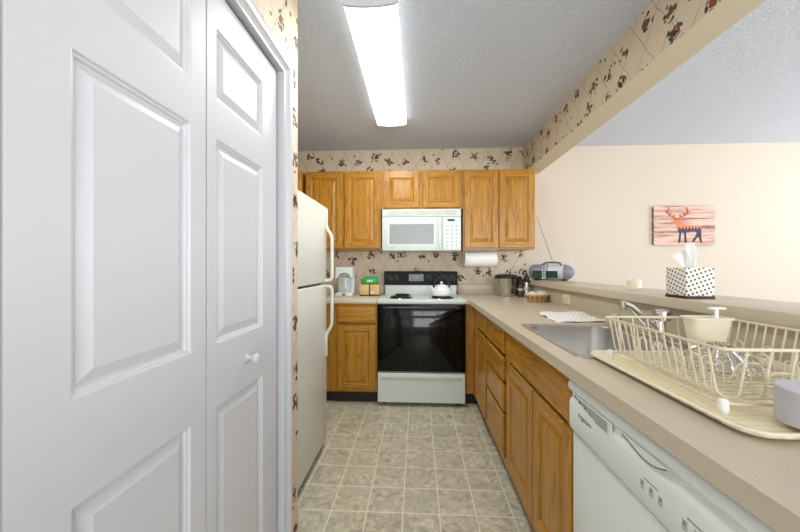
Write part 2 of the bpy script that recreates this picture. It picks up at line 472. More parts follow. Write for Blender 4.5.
# low wall carrying the bar ledge
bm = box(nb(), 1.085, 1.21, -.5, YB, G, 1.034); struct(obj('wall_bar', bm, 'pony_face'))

# closet door casing and jamb
def casing(F_, name='trim_1'):
    bm = nb()
    prof = [(0, 0), (0, .009), (.008, .014), (.013, .010), (.020, .019), (.034, .021), (.040, .013), (.046, .016), (.060, .013), (.066, .005), (.078, .003), (.078, 0)]
    # section (d outwards from the opening, w proud of the wall) swept round the opening with mitred corners
    path = lambda d: [(OY0-d, G), (OY0-d, OZ+d), (OY1+d, OZ+d), (OY1+d, G)]
    rows = [[bm.verts.new((DX+w_, y, z)) for (y, z) in path(d)] for d, w_ in prof]
    for A, B in zip(rows, rows[1:]):
        for i in range(3): bm.faces.new((A[i], A[i+1], B[i+1], B[i]))
    for i in range(3): bm.faces.new((rows[0][i], rows[0][i+1], rows[-1][i+1], rows[-1][i]))
    bm.faces.new([r[0] for r in rows]); bm.faces.new([r[3] for r in rows])
    return struct(obj(name, bm, 'trim_white', smooth=False))
casing(None)
bm = nb()
box(bm, DX-.10, DX+.008, OY1-.016, OY1, G, OZ); box(bm, DX-.10, DX+.008, OY0, OY0+.016, G, OZ); box(bm, DX-.10, DX+.008, OY0+.016, OY1-.016, OZ-.012, OZ)
struct(obj('trim_2', bm, 'trim_white', smooth=False))
bm = box(nb(), DX-.055, DX-.022, OY0+.02, OY1-.02, OZ-.022, OZ-.012); struct(obj('trim_3', bm, 'black_plastic'))

# bifold doors: two pairs of leaves, six-panel style
FX = -.565
FD = lambda u, v, w_: (FX+w_, u, v)
LZ0, LZ1 = -.016, 1.990
PZ = [(.20, .813), (.99, 1.57), (1.678, 1.883)]
def leaf(y0, y1, p0, p1, parent):
    bm = nb(); T_ = .034
    fbox(bm, FD, y0, p0, LZ0, LZ1, -T_, 0); fbox(bm, FD, p1, y1, LZ0, LZ1, -T_, 0)
    zs = [LZ0] + [z for p in PZ for z in p] + [LZ1]
    for a, b_ in zip(zs[0::2], zs[1::2]): fbox(bm, FD, p0, p1, a, b_, -T_, 0)
    o = obj('door_leaf', bm, 'door_white', parent, smooth=False)
    for a, b_ in PZ:
        bm = nb()
        rings(bm, (p0, p1, a, b_), [(0, -.030), (0, 0), (.003, -.001), (.005, -.005), (.010, -.006), (.013, -.011), (.018, -.0125), (.040, -.004), (.0405, -.0035)], FD)
        obj('raised_panel', bm, 'door_white', o, smooth=False)
    return o
def bifold(name, ys, knobside, label):
    t = thing(name, label, 'door', (FX, ys[0], G))
    ls = [leaf(*y, t) for y in ys[1:]]
    ky = knobside
    bm = lathe(nb(), [(.013, 0), (.013, .003), (.006, .006), (.006, .016), (.012, .020), (.0165, .028), (.0165, .034), (.011, .039), (.003, .041)], (FX, ky, .905), 24, 'X')
    kb = obj('knob', bm, 'trim_white', t)
    return t
t = bifold('bifold_door', [.43, (.424, .859, .513, .802), (.865, 1.303, .905, 1.188)], 1.075, 'white two-leaf bifold closet door with raised panels, beside the fridge')
t2 = bifold('bifold_door', [-.4, (-.393, .045, -.278, .005), (.051, .418, .10, .37)], -.165, 'second white bifold closet door, the one nearer the camera')

# ------------------------------------------------------------------ cabinets
def cab_door(F, u0, u1, v0, v1, parent, fw=.056, t_=.019, gflat=False):
    bm = nb()
    b_ = .0035
    fbox(bm, F, u0, u0+fw, v0, v1, 0, t_, b_, 0); fbox(bm, F, u1-fw, u1, v0, v1, 0, t_, b_, 0)
    fbox(bm, F, u0+fw-.001, u1-fw+.001, v0, v0+fw, 0, t_-.0005, b_, 1); fbox(bm, F, u0+fw-.001, u1-fw+.001, v1-fw, v1, 0, t_-.0005, b_, 1)
    d = obj('door', bm, 'oak', parent, smooth=False)
    bm = nb()
    rings(bm, (u0+fw-.002, u1-fw+.002, v0+fw-.002, v1-fw+.002), [(0, .004), (0, t_-.001), (.005, t_-.008), (.010, t_-.011), (.034, t_-.004), (.035, t_-.003)], F)
    obj('panel', bm, 'oak', d, smooth=False)
    return d
def cab_drawer(F, u0, u1, v0, v1, parent, t_=.019, name='drawer'):
    bm = nb()
    rings(bm, (u0, u1, v0, v1), [(.0, -.0035), (0, t_-.006), (.004, t_-.003), (.012, t_-.001), (.016, t_), (.017, t_)], F, 1)
    return obj(name, bm, 'oak', parent, smooth=False)
FB = lambda yf: (lambda u, v, w_: (u, yf-w_, v))          # faces -Y
FL = lambda xf: (lambda u, v, w_: (xf-w_, u, v))          # faces -X
FRt = lambda xf: (lambda u, v, w_: (xf+w_, u, v))         # faces +X
UG = 'oak wall cabinets around the microwave'
def frame_body(F, u0, u1, v0, v1, depth, parent, openings_u, rail=.035, name='body', toe=0, vtop=None):
    """carcass plus face frame; the frame stands 2 mm proud"""
    bm = nb()
    fbox(bm, F, u0, u1, v0+toe, vtop or v1, -depth, -.019)
    if vtop: fbox(bm, F, u0, u1, vtop, v1-.004, -.0215, -.019)
    for a, b_ in openings_u: fbox(bm, F, a, b_, v0+toe, v1, -.019, -.003)
    fbox(bm, F, u0, u1, v0+toe, v0+toe+rail, -.019, -.0035, 0, 1); fbox(bm, F, u0, u1, v1-rail, v1, -.019, -.0035, 0, 1)
    return obj(name, bm, 'oak', parent, smooth=False)

UZ0, UZ1 = 1.37, 2.14
F = FB(3.232)
D = YB-.004-3.232
t = thing('wall_cabinet', 'oak wall cabinet with two tall doors left of the microwave', 'cabinet', (-.735, 3.4, UZ0), UG)
frame_body(F, -1.112, -.357, UZ0, UZ1, D, t, [(-1.112, -1.08), (-.755, -.715), (-.395, -.357)])
cab_door(F, -1.098, -.738, UZ0+.015, UZ1-.02, t); cab_door(F, -.713, -.366, UZ0+.015, UZ1-.02, t)
t = thing('wall_cabinet', 'short oak wall cabinet with two small doors above the microwave', 'cabinet', (.036, 3.4, 1.765), UG)
frame_body(F, -.355, .437, 1.762, UZ1, D, t, [(-.355, -.315), (.005, .06), (.40, .437)])
cab_door(F, -.326, .018, 1.775, UZ1-.02, t); cab_door(F, .052, .412, 1.775, UZ1-.02, t)
t = thing('wall_cabinet', 'oak wall cabinet with two tall doors right of the microwave', 'cabinet', (.78, 3.4, UZ0), UG)
frame_body(F, .439, 1.12, UZ0, UZ1, D, t, [(.439, .46), (.76, .785), (1.09, 1.12)])
cab_door(F, .451, .772, UZ0+.015, UZ1-.02, t); cab_door(F, .780, 1.108, UZ0+.015, UZ1-.02, t)
t = thing('wall_cabinet', 'oak cabinet on the left wall above the white fridge', 'cabinet', (-1.25, 2.9, 1.70), UG)
F = FRt(-1.135)
frame_body(F, 2.30, 3.552, 1.70, UZ1, .28, t, [(2.30, 2.33), (2.72, 2.76), (3.19, 3.552)])
cab_door(F, 2.315, 2.725, 1.715, UZ1-.02, t); cab_door(F, 2.755, 3.19, 1.715, UZ1-.02, t)

# base cabinets
BG = 'oak base cabinets'
BF = 2.955; F = FB(BF)
t = thing('base_cabinet', 'oak base cabinet between fridge and stove, one drawer over one door', 'cabinet', (-.55, 3.25, G), BG)
frame_body(F, -1.40, -.362, .080, .872, .595, t, [(-1.40, -.715), (-.375, -.362)])
bm = box(nb(), -1.40, -.362, BF+.06, BF+.09, G, .080); obj('toe_kick', bm, 'dark_kick', t)
cab_drawer(F, -.715, -.373, .70, .845, t); cab_door(F, -.715, -.373, .100, .685, t)

CFX = .494; F = FL(CFX)        # right run face-frame plane (doors stand 19 mm proud: .475)
CD = 1.083-CFX
def base_unit(label, y0, y1, opens, vtop=None):
    t = thing('base_cabinet', label, 'cabinet', (CFX+.3, (y0+y1)/2, G), BG)
    frame_body(F, y0, y1, .080, .872, CD, t, opens, vtop=vtop)
    bm = box(nb(), CFX+.05, CFX+.08, y0, y1, G, .080); obj('toe_kick', bm, 'dark_kick', t)
    return t
# corner filler with the panel beside the stove
t = thing('base_cabinet', 'plain oak corner panel and filler right of the stove', 'cabinet', (.75, 3.2, G), BG)
bm = nb(); box(bm, .427, 1.083, 2.965, 3.55, .080, .872); box(bm, CFX, 1.083, 2.80, 2.965, .080, .872)
obj('body', bm, 'oak', t, smooth=False)
bm = nb(); box(bm, .427, CFX+.06, 3.02, 3.05, G, .080); box(bm, CFX+.05, CFX+.08, 2.80, 3.02, G, .080); obj('toe_kick', bm, 'dark_kick', t)
t = base_unit('narrow oak base cabinet with one drawer over one door, nearest the stove', 2.345, 2.797, [(2.345, 2.375), (2.765, 2.797)])
cab_drawer(F, 2.37, 2.765, .718, .845, t); cab_door(F, 2.37, 2.765, .125, .697, t)
t = base_unit('oak base cabinet with a stack of four drawers', 1.858, 2.343, [(1.858, 1.90), (2.31, 2.343)])
for a, b_ in ((.718, .845), (.565, .698), (.395, .545), (.150, .373)): cab_drawer(F, 1.885, 2.318, a, b_, t)
t = base_unit('oak sink cabinet with wide false drawer front over two doors', 1.054, 1.856, [(1.054, 1.08), (1.38, 1.42), (1.82, 1.856)], vtop=.73)
cab_drawer(F, 1.064, 1.825, .71, .857, t, name='false_front'); cab_door(F, 1.405, 1.80, .15, .695, t); cab_door(F, 1.064, 1.395, .15, .695, t)
t = base_unit('oak base cabinet on the near side of the dishwasher', -.30, .436, [(-.30, -.26), (.06, .09), (.40, .436)])
cab_drawer(F, -.28, .42, .71, .857, t); cab_door(F, .075, .42, .15, .695, t); cab_door(F, -.28, .065, .15, .695, t)

# ------------------------------------------------------------------ worktops, sink
SX0, SX1, SY0, SY1 = .517, 1.00, 1.085, 1.715
t = thing('worktop', 'long beige laminate worktop along the bar wall holding the sink', 'countertop', (.76, 1.6, .876))
bm = nb(); Z0, Z1 = .876, .914
hx0, hx1, hy0, hy1 = SX0+.012, SX1-.012, SY0+.012, SY1-.012
poly = [(.45, -.32), (1.083, -.32), (1.083, 3.556), (.424, 3.556), (.424, 2.925), (.45, 2.925)]
def slab(bm, x0, x1, y0, y1): box(bm, x0, x1, y0, y1, Z0, Z1)
slab(bm, .45, hx0, -.32, 2.925); slab(bm, hx1, 1.083, -.32, 2.925); slab(bm, hx0, hx1, -.32, hy0); slab(bm, hx0, hx1, hy1, 2.925); slab(bm, .424, 1.083, 2.925, 3.556)
bmesh.ops.remove_doubles(bm, verts=bm.verts, dist=1e-5)
obj('counter_slab', bm, 'laminate', t, smooth=False)
bm = box(nb(), .424, 1.083, 3.536, 3.556, .9142, 1.018, .002); obj('backsplash', bm, 'laminate', t)
t = thing('worktop', 'short beige laminate worktop left of the stove under the coffee maker', 'countertop', (-.88, 3.24, .876))
bm = box(nb(), -1.40, -.362, 2.925, 3.556, .876, .914, .003); obj('counter_slab', bm, 'laminate', t)
bm = box(nb(), -1.40, -.362, 3.536, 3.556, .9142, 1.018, .002); obj('backsplash', bm, 'laminate', t)
# bar ledge
bm = box(nb(), 1.05, 1.38, -.5, 3.556, 1.035, 1.077, .004); tag(obj('bar_ledge', bm, 'laminate'), 'raised beige bar ledge running above the sink worktop', 'bar counter')

t = thing('sink', 'stainless steel kitchen sink set into the beige worktop', 'sink', ((SX0+SX1)/2, (SY0+SY1)/2, .914))
def rrect(x0, x1, y0, y1, r, z, k=6):
    out = []
    for cx, cy, a0 in ((x1-r, y1-r, 0), (x0+r, y1-r, 90), (x0+r, y0+r, 180), (x1-r, y0+r, 270)):
        for i in range(k+1):
            a = math.radians(a0+90*i/k); out.append((cx+r*math.cos(a), cy+r*math.sin(a), z))
    return out
def loft(bm, loops, cap=True):
    L_ = [[bm.verts.new(p) for p in lp] for lp in loops]; n = len(L_[0])
    for A, B in zip(L_, L_[1:]):
        for i in range(n): bm.faces.new((A[i], A[(i+1) % n], B[(i+1) % n], B[i]))
    if cap: bm.faces.new(L_[-1])
    return bm
i_ = .022; dk = .085
bx0, bx1, by0, by1 = SX0+i_, SX1-dk, SY0+i_, SY1-i_
bm = nb()
loft(bm, [rrect(SX0, SX1, SY0, SY1, .03, .9145), rrect(SX0+.002, SX1-.002, SY0+.002, SY1-.002, .03, .918), rrect(SX0+.010, SX1-.010, SY0+.010, SY1-.010, .03, .918),
          rrect(SX0+.014, SX1-.014, SY0+.014, SY1-.014, .03, .916), rrect(bx0, bx1, by0, by1, .055, .916), rrect(bx0+.004, bx1-.004, by0+.004, by1-.004, .055, .911),
          rrect(bx0+.012, bx1-.012, by0+.012, by1-.012, .055, .78), rrect(bx0+.03, bx1-.03, by0+.03, by1-.03, .05, .752), rrect(bx0+.06, bx1-.06, by0+.06, by1-.06, .04, .745)])
obj('basin', bm, 'sink_steel', t)
bm = lathe(nb(), [(.045, .7455), (.043, .748), (.030, .747), (.001, .746)], ((bx0+bx1)/2, (by0+by1)/2, 0), 24); obj('drain', bm, 'chrome', t)

# faucet
t = thing('faucet', 'chrome single-lever kitchen faucet on the back of the sink', 'faucet', (.985, 1.42, .918))
fx, fy = .985, 1.408
bm = lathe(nb(), [(.030, .918), (.030, .924), (.024, .930), (.023, .985), (.020, .99)], (fx, fy, 0), 24); loft(bm, [rrect(fx-.028, fx+.010, fy-.12, fy+.12, .018, .9165), rrect(fx-.028, fx+.010, fy-.12, fy+.12, .018, .922), rrect(fx-.022, fx+.006, fy-.112, fy+.112, .014, .926)])
obj('body', bm, 'chrome', t)
bm = lathe(nb(), [(.020, .985), (.029, .988), (.030, 1.018), (.027, 1.028), (.012, 1.034), (.002, 1.035)], (fx+.012, fy, 0), 24)
obj('lever_handle', bm, 'chrome', t)
bm = tube(nb(), [(fx-.005, fy, .945), (fx-.025, fy, .958), (fx-.055, fy, .985), (fx-.085, fy, 1.018), (fx-.112, fy, 1.044), (fx-.130, fy, 1.053), (fx-.141, fy, 1.055)], [.018, .018, .0165, .0145, .013, .012, .012], 16)
obj('spout', bm, 'chrome', t)
bm = lathe(nb(), [(.013, 1.026), (.0135, 1.030), (.0135, 1.062), (.010, 1.066)], (fx-.143, fy, 0), 20); obj('aerator', bm, 'chrome', t)
t = thing('sink_sprayer', 'small chrome side sprayer behind the far end of the sink', 'sprayer', (.985, 1.665, .918))
bm = lathe(nb(), [(.020, .918), (.020, .923), (.012, .930), (.011, .945), (.016, .950), (.016, .958)], (.975, 1.665, 0), 20); obj('holder', bm, 'chrome', t)
bm = tube(nb(), [(.975, 1.665, .950), (.974, 1.665, .960), (.965, 1.666, .970), (.952, 1.667, .970)], [.008, .009, .011, .010], 12); obj('spray_head', bm, 'chrome', t)

# ------------------------------------------------------------------ dishwasher
t = thing('dishwasher', 'white built-in dishwasher under the worktop right of the sink cabinet', 'dishwasher', (.77, .745, G))
y0, y1 = .442, 1.049
F = FL(.484)
bm = box(nb(), .51, 1.07, y0, y1, .10, .868); obj('tub', bm, 'dishwasher_white', t)
bm = box(nb(), .54, .56, y0, y1, G, .10); obj('toe_kick', bm, 'dark_kick', t)
bm = nb(); fbox(bm, F, y0, y1, .115, .703, -.024, .006, .004); obj('door', bm, 'dishwasher_white', t)
# control panel: profile with a rounded top lip and a finger recess under it
bm = nb()
prof = [(-.024, .712), (.012, .712), (.016, .718), (.016, .795), (.013, .803), (.007, .810), (.006, .820), (.011, .829), (.018, .834), (.021, .842), (.020, .852), (.014, .860), (.004, .864), (-.024, .864)]
A = [bm.verts.new((.484-a, y0, z)) for a, z in prof]; B = [bm.verts.new((.484-a, y1, z)) for a, z in prof]
n = len(prof); bm.faces.new(A); bm.faces.new(B)
for k in range(n): bm.faces.new((A[k], A[(k+1) % n], B[(k+1) % n], B[k]))
cp = obj('control_panel', bm, 'dishwasher_white', t)
F2 = lambda u, v, w_: (.468-w_, 1.049-u, v)      # u runs left to right as seen
bm = nb()
for k in range(5):
    # louvres: slots in a wedge that widens to the right
    z = .8215-k*.0055; s = .030+k*.030
    fbox(bm, F2, s, .205, z-.0011, z+.0011, -.004, .0012)
obj('vent_slots', bm, 'black_plastic', cp)
bm = nb(); pts = [(.030, .827), (.215, .828), (.215, .796), (.195, .793)]
prism(bm, pts, -.006, .0008, F2); obj('vent', bm, 'dishwasher_white', cp)
bm = nb()
arc = [(.265+.135*k/12, .826-.016*math.sin(PI*(k/12)**1.3)) for k in range(13)]
prism(bm, arc+[(.40, .829), (.265, .829)], -.01, .0003, F2); hr = obj('handle_recess', bm, 'dishwasher_white', cp)
bm = nb(); tube(bm, [F2(a, b_, .0006) for a, b_ in arc], .0012, 6); obj('recess_edge', bm, 'mark_dark', hr)
text('lettering', 'Frigidaire', cp, 'mark_dark', F2, .055, .770, .0002, .019, .3)
def glyphs(u, v):
    for k in range(3):
        bm = nb(); uu = u+k*.026
        fbox(bm, F2, uu, uu+.013, v, v+.0015, 0, .0005); fbox(bm, F2, uu+.002, uu+.011, v+.004, v+.008, 0, .0005); fbox(bm, F2, uu+.001, uu+.012, v+.010, v+.0115, 0, .0005); fbox(bm, F2, uu+.001, uu+.012, v-.005, v-.0035, 0, .0005)
        obj('button', bm, 'button_grey', cp)
    bm = nb(); 
    for k in range(8): fbox(bm, F2, u+.012+k*.005, u+.0155+k*.005, v+.019, v+.0215, 0, .0005)
    obj('button_caption', bm, 'button_grey', cp)
glyphs(.325, .752); glyphs(.435, .752)

# ------------------------------------------------------------------ stove
SXa, SXb = -.352, .418; sc = .033
t = thing('stove', 'white electric range with black oven door and coil burners', 'stove', (sc, 3.2, G))
bm = box(nb(), SXa, SXb, 2.955, 3.50, .002, .876); obj('body', bm, 'appliance_white', t)
for x in (SXa+.05, SXb-.05):
    for y in (3.0, 3.42): obj('foot', lathe(nb(), [(.018, G), (.018, .002)], (x, y, 0), 12), 'black_plastic', t)
bm = box(nb(), SXa-.004, SXb+.004, 2.915, 3.46, .877, .917, .006); ct = obj('cooktop', bm, 'appliance_white', t)
def burner(x, y, r):
    o = lathe(nb(), [(r+.018, .9172), (r+.016, .9195), (r+.006, .919), (r*.5, .9178), (.01, .9178)], (x, y, 0), 32)
    pan = obj('drip_pan', o, 'chrome', ct)
    bm = nb(); pts = []
    turns = 4 if r > .085 else 3
    for k in range(turns*24+1):
        a = 2*PI*k/24; rr = .016+(r-.016)*k/(turns*24)
        pts.append((x+rr*math.cos(a), y+rr*math.sin(a), .926))
    tube(bm, pts, .0062, 6); obj('coil', bm, 'coil', ct)
burner(-.155, 3.05, .098); burner(-.15, 3.305, .075); burner(.225, 3.05, .098); burner(.215, 3.31, .075)
bm = nb(); box(bm, SXa+.02, SXb-.02, 3.42, 3.50, .917, 1.02, .003); obj('riser', bm, 'appliance_white', t)
bm = nb()
prism(bm, [(3.415, 1.014), (3.50, 1.014), (3.50, 1.155), (3.423, 1.155), (3.415, 1.147)], SXa+.008, SXb-.008, lambda a, b_, c: (c, a, b_))
bg = obj('backguard', bm, 'black_panel', t, smooth=False)
FG = lambda u, v, w_: (u, 3.415-w_, v)
for x in (-.293, -.222, .112, .272, .352):
    bm = nb(); y = 3.415; z = 1.085
    lathe(bm, [(.024, 0), (.024, -.006), (.017, -.008), (.016, -.022), (.012, -.024)], (x, y, z), 20, 'Y')
    kn = obj('knob', bm, 'black_plastic', bg)
    bm = nb()
    for k in range(12):
        if k == 9: continue
        a = 2*PI*k/12; fbox(bm, FG, x+.030*math.cos(a)-.0022, x+.030*math.cos(a)+.0022, z+.030*math.sin(a)-.0022, z+.030*math.sin(a)+.0022, -.004, .0015)
    obj('dial_marks', bm, 'mark_grey', bg)
bm = nb(); fbox(bm, FG, -.088, .062, 1.055, 1.125, -.012, .001); clk = obj('control_plate', bm, 'mark_grey', bg)
bm = nb(); fbox(bm, FG, -.082, .056, 1.060, 1.120, -.01, .002); obj('clock_face', bm, 'black_gloss', clk)
bm = nb()
for k, s in enumerate((0, .013, .028, .041)): fbox(bm, FG, -.040+s, -.032+s, 1.082, 1.100, -.004, .003)
obj('clock_digits', bm, 'display', clk)
bm = nb(); 
for k in range(6): fbox(bm, FG, .010+k*.007, .014+k*.007, 1.085, 1.095, -.004, .003)
obj('clock_buttons', bm, 'mark_grey', clk)
# oven door
bm = box(nb(), SXa+.002, SXb-.002, 2.912, 2.952, .282, .872, .006); od = obj('oven_door', bm, 'black_gloss', t)
bm = nb(); box(bm, SXa+.085, SXb-.085, 2.9105, 2.914, .36, .775, .001); obj('oven_window', bm, 'black_gloss', od)
bm = nb(); tube(bm, smooth_path([(SXa+.05, 2.915, .845), (SXa+.05, 2.882, .845), (SXb-.05, 2.882, .845), (SXb-.05, 2.915, .845)], .02), .010, 10); obj('handle', bm, 'black_plastic', od)
bm = nb()
rings(bm, (SXa+.002, SXb-.002, .010, .268), [(0, 0), (0, .040), (.004, .044), (.006, .044)], FB(2.957))
dr = obj('drawer', bm, 'appliance_white', t)
bm = nb(); prism(bm, [(2.9135, .250), (2.9135, .212), (2.905, .222), (2.903, .240), (2.905, .250)], SXa+.03, SXb-.03, lambda a, b_, c: (c, a, b_)); obj('drawer_pull', bm, 'appliance_white', dr)

# kettle on the rear right burner
kx, ky, kz = .222, 3.08, .9335
t = thing('kettle', 'white kettle with black handle on the right burner', 'kettle', (kx, ky, kz))
bm = lathe(nb(), [(.070, 0), (.086, .006), (.090, .020), (.084, .050), (.066, .080), (.046, .096), (.040, .099)], (kx, ky, kz), 36); obj('body', bm, 'kettle_white', t)
bm = lathe(nb(), [(.044, .098), (.040, .103), (.015, .108), (.006, .109), (.006, .116), (.013, .121), (.012, .130), (.003, .134)], (kx, ky, kz), 24); obj('lid', bm, 'kettle_white', t)
bm = nb(); pts = [(kx+.072*math.cos(a), ky, kz+.078+.095*math.sin(a)) for a in [PI*k/16 for k in range(17)]]
tube(bm, pts, .0085, 8); obj('handle', bm, 'black_plastic', t)
bm = nb(); tube(bm, [(kx-.070, ky, kz+.045), (kx-.088, ky, kz+.070), (kx-.102, ky, kz+.088)], [.016, .012, .009], 12); obj('spout', bm, 'kettle_white', t)

# ------------------------------------------------------------------ microwave
mx0, mx1, mz0, mz1, my = -.338, .412, 1.357, 1.752, 3.165
t = thing('microwave', 'white over-the-range microwave mounted under the short cabinet', 'microwave', (.036, 3.35, mz0))
bm = box(nb(), mx0, mx1, my+.03, YB-.005, mz0, mz1, .003); obj('body', bm, 'appliance_white', t)
F = FB(my+.03)
bm = nb(); fbox(bm, F, mx0, mx1, mz1-.070, mz1, 0, .026, .004); gr = obj('vent_strip', bm, 'appliance_white', t)
bm = nb()
for k in range(5):
    a = mx0+.06+k*.131
    fbox(bm, F, a, a+.120, mz1-.058, mz1-.014, .02, .0275)
    for q in range(6): fbox(bm, F, a, a+.12, mz1-.056+q*.0075, mz1-.053+q*.0075, .02, .0292)
obj('vent_grille', bm, 'mw_grille', gr)
bm = nb(); fbox(bm, F, mx0, .232, mz0, mz1-.073, 0, .030, .005); dd = obj('door', bm, 'appliance_white', t)
bm = nb(); rings(bm, (-.280, .168, 1.405, 1.622), [(0, .028), (0, .032), (.012, .032), (.014, .0305), (.015, .0305)], F); wf = obj('window_frame', bm, 'appliance_white', dd)
bm = nb(); fbox(bm, F, -.268, .156, 1.417, 1.610, .02, .0315); obj('window_pane', bm, 'mw_window', dd)
bm = nb(); fbox(bm, F, .196, .214, 1.375, 1.665, .028, .046, .006); obj('handle', bm, 'appliance_white', dd)
bm = nb(); lathe(bm, [(.007, -.0305), (.007, -.0325)], (-.24, my+.03, 1.385), 12, 'Y'); obj('badge', bm, 'mark_grey', dd)
bm = nb(); fbox(bm, F, .236, mx1, mz0, mz1-.073, 0, .030, .005); cp = obj('control_panel', bm, 'appliance_white', t)
bm = nb(); fbox(bm, F, .285, .350, 1.636, 1.654, .028, .031); obj('display', bm, 'black_gloss', cp)
bm = nb(); rings(bm, (.252, .396, 1.385, 1.625), [(0, .029), (0, .0308), (.001, .0308)], F); obj('keypad', bm, 'appliance_white', cp)
for r in range(6):
    for c_ in range(3):
        bm = nb(); u = .272+c_*.045; v = 1.402+r*.036
        fbox(bm, F, u, u+.016, v, v+.008, .029, .0315); obj('button', bm, 'mark_grey', cp)

# paper towels under the right cabinet
t = thing('paper_towel_holder', 'white paper towel holder fixed under the right wall cabinet', 'towel holder', (.62, 3.36, 1.37))
px0, px1, pz, py = .468, .782, 1.279, 3.36
bm = nb()
for x, s in ((px0-.012, -1), (px1+.004, 1)): prism(bm, [(-.03, 1.369), (.03, 1.369), (.02, pz-.02), (-.02, pz-.02)], x, x+.004, lambda a, b_, c: (c, py+a, b_))
box(bm, px0-.012, px1+.012, py-.03, py+.03, 1.362, 1.3695)
obj('bracket', bm, 'trim_white', t, smooth=False)
bm = lathe(nb(), [(.016, px0-.004), (.016, px1+.004)], (0, py, pz), 16, 'X'); obj('rod', bm, 'trim_white', t)
bm = lathe(nb(), [(.020, px0), (.076, px0), (.077, px0+.002), (.077, px1-.002), (.076, px1), (.020, px1), (.020, px0)], (0, py, pz), 40, 'X', cap0=False, cap1=False)
bx = nb
tag(obj('paper_towel_roll', bm, 'paper'), 'white roll of paper towels hanging under the right wall cabinet', 'paper towels')

# ------------------------------------------------------------------ fridge
t = thing('refrigerator', 'white top-freezer refrigerator standing past the closet wall', 'refrigerator', (-1.0, 1.9, G))
ry0, ry1 = 1.535, 2.262
bm = box(nb(), -1.37, -.688, ry0, ry1, -.01, 1.612, .004); obj('body', bm, 'fridge_white', t)
bm = box(nb(), -.70, -.665, ry0+.01, ry1-.01, G, .035); obj('base_grille', bm, 'dark_kick', t)
bm = box(nb(), -.686, -.672, ry0+.006, ry1-.006, .03, 1.606); obj('gasket', bm, 'grey_seam', t)
bm = box(nb(), -.671, -.625, ry0, ry1, 1.098, 1.613, .008, seg=3); fd = obj('freezer_door', bm, 'fridge_white', t)
bm = box(nb(), -.671, -.625, ry0, ry1, .025, 1.086, .008, seg=3); rd = obj('fridge_door', bm, 'fridge_white', t)
hy = ry1-.035
def handle(zs, par):
    # flat strip against the door running into a bowed grip
    z_tip, z_bow, z_end = zs; s = 1 if z_tip > z_end else -1
    bm = nb(); tube(bm, smooth_path([(-.618, hy, z_bow+s*.02), (-.612, hy, z_bow-s*.01), (-.580, hy, z_bow-s*.055), (-.578, hy, z_end+s*.03), (-.588, hy, z_end+s*.008), (-.624, hy, z_end+s*.004)], .03, 5), .0105, 10)
    h = obj('handle', bm, 'fridge_white', par)
    bm = box(nb(), -.627, -.610, hy-.011, hy+.011, min(z_tip, z_bow-s*.01), max(z_tip, z_bow-s*.01), .004); obj('handle_strip', bm, 'fridge_white', h)
handle((1.60, 1.47, 1.105), fd); handle((.60, .75, 1.078), rd)

# ------------------------------------------------------------------ ceiling light
t = thing('ceiling_light', 'long white fluorescent ceiling fixture with lit wraparound diffuser', 'ceiling light', (-.205, 2.13, ZC))
ly0, ly1, lxc = 1.52, 2.815, -.217
bm = box(nb(), lxc-.115, lxc+.115, ly0-.01, ly1+.01, ZC-.022, ZC-.0005, .002); obj('housing', bm, 'trim_white', t)
sec = [(-.125, ZC-.022), (-.125, ZC-.040), (-.116, ZC-.050), (-.08, ZC-.056), (-.03, ZC-.060), (.03, ZC-.060), (.08, ZC-.056), (.116, ZC-.050), (.125, ZC-.040), (.125, ZC-.022)]
bm = nb(); prism(bm, [(lxc+a, b_) for a, b_ in sec], ly0, ly1); obj('diffuser', bm, 'lit', t)
for y in (ly0-.014, ly1+.001):
    bm = nb(); prism(bm, [(lxc+a*1.03, b_-.002) for a, b_ in sec], y, y+.013); obj('end_cap', bm, 'trim_white', t, smooth=False)

# ------------------------------------------------------------------ things on the left worktop
cx, cy, cz = -.715, 3.30, .9145
t = thing('coffee_maker', 'white drip coffee maker on the worktop beside the fridge', 'coffee maker', (cx, cy, cz))
bm = nb(); box(bm, cx-.085, cx+.085, cy-.11, cy+.08, cz, cz+.035, .008); box(bm, cx-.083, cx+.083, cy+.01, cy+.08, cz+.03, cz+.285, .01)
obj('body', bm, 'appliance_white', t)
bm = nb(); arch = [(-.083, .285), (-.083, .17)]+[(-.062*math.cos(PI*k/10)*1.0, .185+.045*math.sin(PI*k/10)) for k in range(11)]+[(.083, .17), (.083, .285)]
prism(bm, [(cx+a, cz+b_) for a, b_ in arch], cy-.095, cy+.02); obj('brew_head', bm, 'appliance_white', t, smooth=False)
bm = nb(); lathe(bm, [(.050, .037), (.062, .045), (.066, .085), (.058, .125), (.046, .150), (.044, .162)], (cx, cy-.045, cz), 28); obj('carafe', bm, 'thin_glass', t)
bm = lathe(nb(), [(.047, .1625), (.047, .172), (.01, .176)], (cx, cy-.045, cz), 24); obj('carafe_lid', bm, 'appliance_white', t)
bm = nb(); tube(bm, smooth_path([(cx+.020, cy-.108, cz+.150), (cx+.022, cy-.135, cz+.145), (cx+.022, cy-.135, cz+.07), (cx+.015, cy-.110, cz+.06)], .015), .009, 8); obj('carafe_handle', bm, 'appliance_white', t)
bm = box(nb(), cx-.015, cx+.015, cy-.113, cy-.108, cz+.010, cz+.024); obj('switch', bm, 'black_plastic', t)

